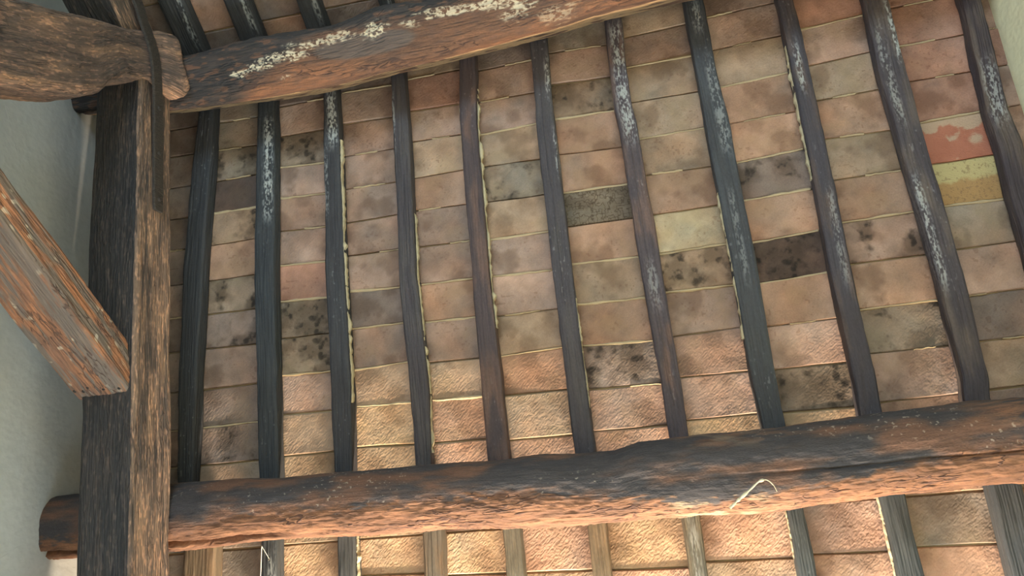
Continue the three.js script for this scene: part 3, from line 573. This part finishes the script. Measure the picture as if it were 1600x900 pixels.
{ // king post, local x = up, y = +X, z = -Z (towards the near eave)
  const y0 = 2.72, y1 = 4.352, L = y1 - y0, XC = -1.755;
  const nearZ = [[2.7, 0.455], [3.80, 0.452], [3.90, 0.465], [3.98, 0.505], [4.05, 0.535], [4.18, 0.535], [4.24, 0.50], [4.30, 0.468], [4.352, 0.50]];
  const farZ = [[2.7, 0.722], [4.12, 0.722], [4.26, 0.722], [4.32, 0.715], [4.352, 0.66]];
  const at = x => { const y = y0 + x, a = lerpTable(nearZ, y, 1), b = lerpTable(farZ, y, 1); const fl = 0.066 * sm(4.08, 4.33, y) ** 2 * (1 - 0.4 * sm(4.325, 4.352, y)); return [-(a + b) / 2, fl / 2, (b - a) / 2, 0.1 + fl / 2, 0.032]; };
  const geo = timberGeometry({ L, n: 260, m: 90, at, bump: (x, v, a, b) => (fbm(x * 5, a * 9 + 4, b * 9, 4) - 0.5) * 0.016 + (fbm(x * 26, a * 50, b * 50, 3) - 0.5) * 0.008 });
  const mat = woodMaterial(L, [0, 0, 0.125, 0.115, 0.032], 1024, 512, trussPaint(17, [134, 106, 86], [106, 86, 74], [62, 54, 52], (x, a, b, pat, st) => {
    const nearFace = a > 0.105; const head = x > 1.57 ? -0.15 : 0;  // near face and head paler: the light on them is put into the colour
    return (nearFace ? sm(0.5, 0.8, st) * 0.4 : 0.55 + (st - 0.5) * 0.9 + (pat - 0.5) * 0.9) + head;
  }), 0.011, 0.85);
  const g = new THREE.Group(); g.name = 'king_post';
  const body = new THREE.Mesh(geo, mat); body.name = 'post_body'; g.add(body);
  const pegM = new THREE.MeshStandardMaterial({ color: new THREE.Color(0.13, 0.085, 0.062), roughness: 0.85 });
  for (const [py, pz] of [[3.42, 0.60], [3.50, 0.69]]) {
    const pg = new THREE.LatheGeometry([[0, 0.016], [0.012, 0.015], [0.017, 0.010], [0.019, 0], [0.021, -0.03]].map(p => new THREE.Vector2(...p)), 14);
    const p = new THREE.Mesh(pg, pegM); p.name = 'wooden_peg'; p.position.set(py - y0, 0.108, -pz); g.add(p);
  }
  frame(g, [XC, y0, 0], [0, 1, 0], [1, 0, 0]);
  tag(g, 'thick brown king post with rounded head crossing the top left corner', 'post', 'timbers of the truss'); scene.add(shadow(g));
}
{ // strut from the principal rafter down to the king post: local x = down along it, y = its upper side, z = -X
  const dir = [0, -0.456, 0.89], upv = [0, 0.89, 0.456], O = [-1.75, 3.655, -0.535], L = 1.08, cut = 0.07;
  const geo0 = timberGeometry({
    L, n: 200, m: 100, at: x => [0, 0.058, 0.1 + 0.004 * Math.sin(x * 5), 0.058 + 0.004 * Math.sin(x * 4 + 1), 0.012],
    bump: (x, v, a, b) => (fbm(x * 6 + 7, a * 12, b * 12, 4) - 0.5) * 0.010 + (fbm(x * 10, a * 120, b * 120, 3) - 0.5) * 0.006
  });
  // seat cut: the upper end leans with the underside of the principal rafter
  const P = geo0.attributes.position; for (let i = 0; i < P.count; i++) { const x = P.getX(i), b = P.getY(i), t = sm(0.35, 0, x); P.setX(i, x + t * (b * 1.12 - 0.004)); }
  geo0.computeVertexNormals();
  const mat = woodMaterial(L, [0, 0.0, 0.1, 0.058, 0.012], 1024, 512, (x, a, b, v, o) => {
    const fib = fbm(x * 16 + 5, a * 230, b * 230, 4), pat = fbm(x * 5 + 2, a * 40, b * 40, 5), flake = splits(x * 18, a * 90, b * 90, 5), fine = noise(x * 160, a * 700, b * 700);
    let c = mix([146, 100, 72], [122, 88, 70], sm(0.4, 0.65, fbm(x * 9, a * 20, b * 20 + 3, 3)));
    const t = 0.70 + fib * 0.55 + (fine - 0.5) * 0.18; c = c.map(q => q * t);
    c = mix(c, [88 + 20 * fib, 82 + 20 * fib, 78 + 18 * fib], sm(0.47, 0.58, pat + (fib - 0.5) * 0.25) * 0.85);
    c = mix(c, [72, 52, 44], flake * 0.8);
    const fl = sm(0.80, 0.9, noise(x * 40, a * 90, b * 90)) * sm(0.5, 0.75, noise(x * 5, a * 10, 4)); c = mix(c, [186, 176, 158], fl * 0.7);
    o[0] = c[0]; o[1] = c[1]; o[2] = c[2]; o[3] = 0.4 + (fib - 0.5) * 0.9 - flake * 0.5;
  }, 0.008, 0.85);
  const g = new THREE.Group(); g.name = 'strut'; const body = new THREE.Mesh(geo0, mat); body.name = 'strut_body'; g.add(body);
  const nailM = new THREE.MeshStandardMaterial({ color: new THREE.Color(0.02, 0.017, 0.016), roughness: 0.7, metalness: 0.4 });
  const nailG = new THREE.LatheGeometry([[0, -0.0045], [0.004, -0.004], [0.0062, -0.001], [0.0062, 0.004]].map(p => new THREE.Vector2(...p)), 8);
  for (const [x, z] of [[0.035, 0.085], [0.03, 0.055], [0.045, 0.03], [0.03, -0.02], [0.025, -0.075]]) { const p = new THREE.Mesh(nailG, nailM); p.name = 'nail_head'; p.position.set(x, -0.002, z); g.add(p); }
  frame(g, O, dir, upv);
  tag(g, 'weathered orange and grey strut leaning across the left edge against the upright timber', 'beam', 'timbers of the truss'); scene.add(shadow(g));
}
{ // tie beam below the king post, outside the picture
  const L = ZB - ZE + 0.3;
  const geo = timberGeometry({ L, n: 120, m: 40, at: x => [0, 0, 0.115, 0.13, 0.02], bump: (x, v, a, b) => (fbm(x * 4, a * 9, b * 9 + 6, 3) - 0.5) * 0.016 });
  const mat = woodMaterial(L, [0, 0, 0.115, 0.13, 0.02], 512, 128, trussPaint(27, [150, 112, 84], [110, 84, 68], [66, 56, 52], (x, a, b, p, s) => 0.4 + (s - 0.5)), 0.008, 0.85);
  const o = new THREE.Mesh(geo, mat); o.name = 'tie_beam'; frame(o, [-1.755, 2.585, ZE - 0.15], [0, 0, 1], [0, 1, 0]);
  tag(o, 'horizontal brown tie beam under the king post', 'beam', 'timbers of the truss'); scene.add(shadow(o));
}
{ // forged strap bent over the head of the king post, tying the two principal rafters; lies on their right-hand sides
  const cv = new THREE.CatmullRomCurve3([[-1.641, 4.015, 0.041], [-1.647, 4.088, 0.205], [-1.651, 4.150, 0.351], [-1.650, 4.181, 0.436], [-1.642, 4.189, 0.495], [-1.632, 4.193, 0.554], [-1.628, 4.200, 0.618], [-1.629, 4.199, 0.672], [-1.634, 4.194, 0.731], [-1.648, 4.203, 0.823], [-1.646, 4.153, 0.943], [-1.636, 4.073, 1.133]].map(p => new THREE.Vector3(...p)));
  const n = 160, pos = [], uv = [], idx = [], hw = 0.026, th = 0.005, o0 = cv.getPoint(0);
  for (let i = 0; i <= n; i++) {
    const p = cv.getPointAt(i / n), t = cv.getTangentAt(i / n), u = new THREE.Vector3(0, t.z, -t.y).normalize(), w = hw * (1 + 0.06 * (noise(i * 0.2, 5, 5) - 0.5)) * (i < 3 ? 0.8 + i * 0.07 : 1);
    const ring = [[-w, -th], [-w, th * 0.6], [-w + 0.003, th], [w - 0.003, th], [w, th * 0.6], [w, -th]];
    for (const [a, b] of ring) { pos.push(p.x + b - o0.x + (noise(i * 0.5, a * 90, 2) - 0.5) * 0.0015, p.y + u.y * a - o0.y, p.z + u.z * a - o0.z); uv.push(i / n * 6, a * 6); }
    if (i) for (let j = 0; j < 6; j++) { const q = (i - 1) * 6 + j, r = (i - 1) * 6 + (j + 1) % 6; idx.push(q, r, q + 6, r, r + 6, q + 6); }
  }
  idx.push(0, 2, 1, 0, 3, 2, 0, 4, 3, 0, 5, 4); const e = n * 6; idx.push(e, e + 1, e + 2, e, e + 2, e + 3, e, e + 3, e + 4, e, e + 4, e + 5);
  let g = new THREE.BufferGeometry(); g.setAttribute('position', new THREE.Float32BufferAttribute(pos, 3)); g.setAttribute('uv', new THREE.Float32BufferAttribute(uv, 2)); g.setIndex(idx);
  g = g.toNonIndexed(); g.computeVertexNormals();
  const [cm, bm] = paintMaps(512, 64, (u, v, o) => { const f = fbm(u * 60, v * 8, 5, 4), q = noise(u * 300, v * 40, 2), t = 0.75 + q * 0.4, c2 = mix([48, 46, 44], [70, 62, 56], f); o[0] = c2[0] * t; o[1] = c2[1] * t; o[2] = c2[2] * t; o[3] = 0.4 + (f - 0.5) + (q - 0.5) * 0.3; }, true);
  const grp = new THREE.Group(); grp.name = 'iron_strap';
  const b = new THREE.Mesh(g, new THREE.MeshStandardMaterial({ map: cm, bumpMap: bm, bumpScale: 0.003, roughness: 0.7, metalness: 0.25 })); b.name = 'strap_band'; grp.add(b);
  const ng = new THREE.LatheGeometry([[0, 0.006], [0.006, 0.005], [0.009, 0.001], [0.009, -0.006]].map(p => new THREE.Vector2(...p)), 10); ng.rotateZ(-Math.PI / 2);
  for (const t of [0.04, 0.2, 0.36]) { const p = cv.getPointAt(t); const nmesh = new THREE.Mesh(ng, b.material); nmesh.name = 'nail_head'; nmesh.position.set(p.x - o0.x + th, p.y - o0.y, p.z - o0.z); grp.add(nmesh); }
  grp.position.copy(o0);
  tag(grp, 'flat dark iron strap bent over the king post and nailed along the timbers', 'strap'); scene.add(shadow(grp));
}

renderer.render(scene, camera);
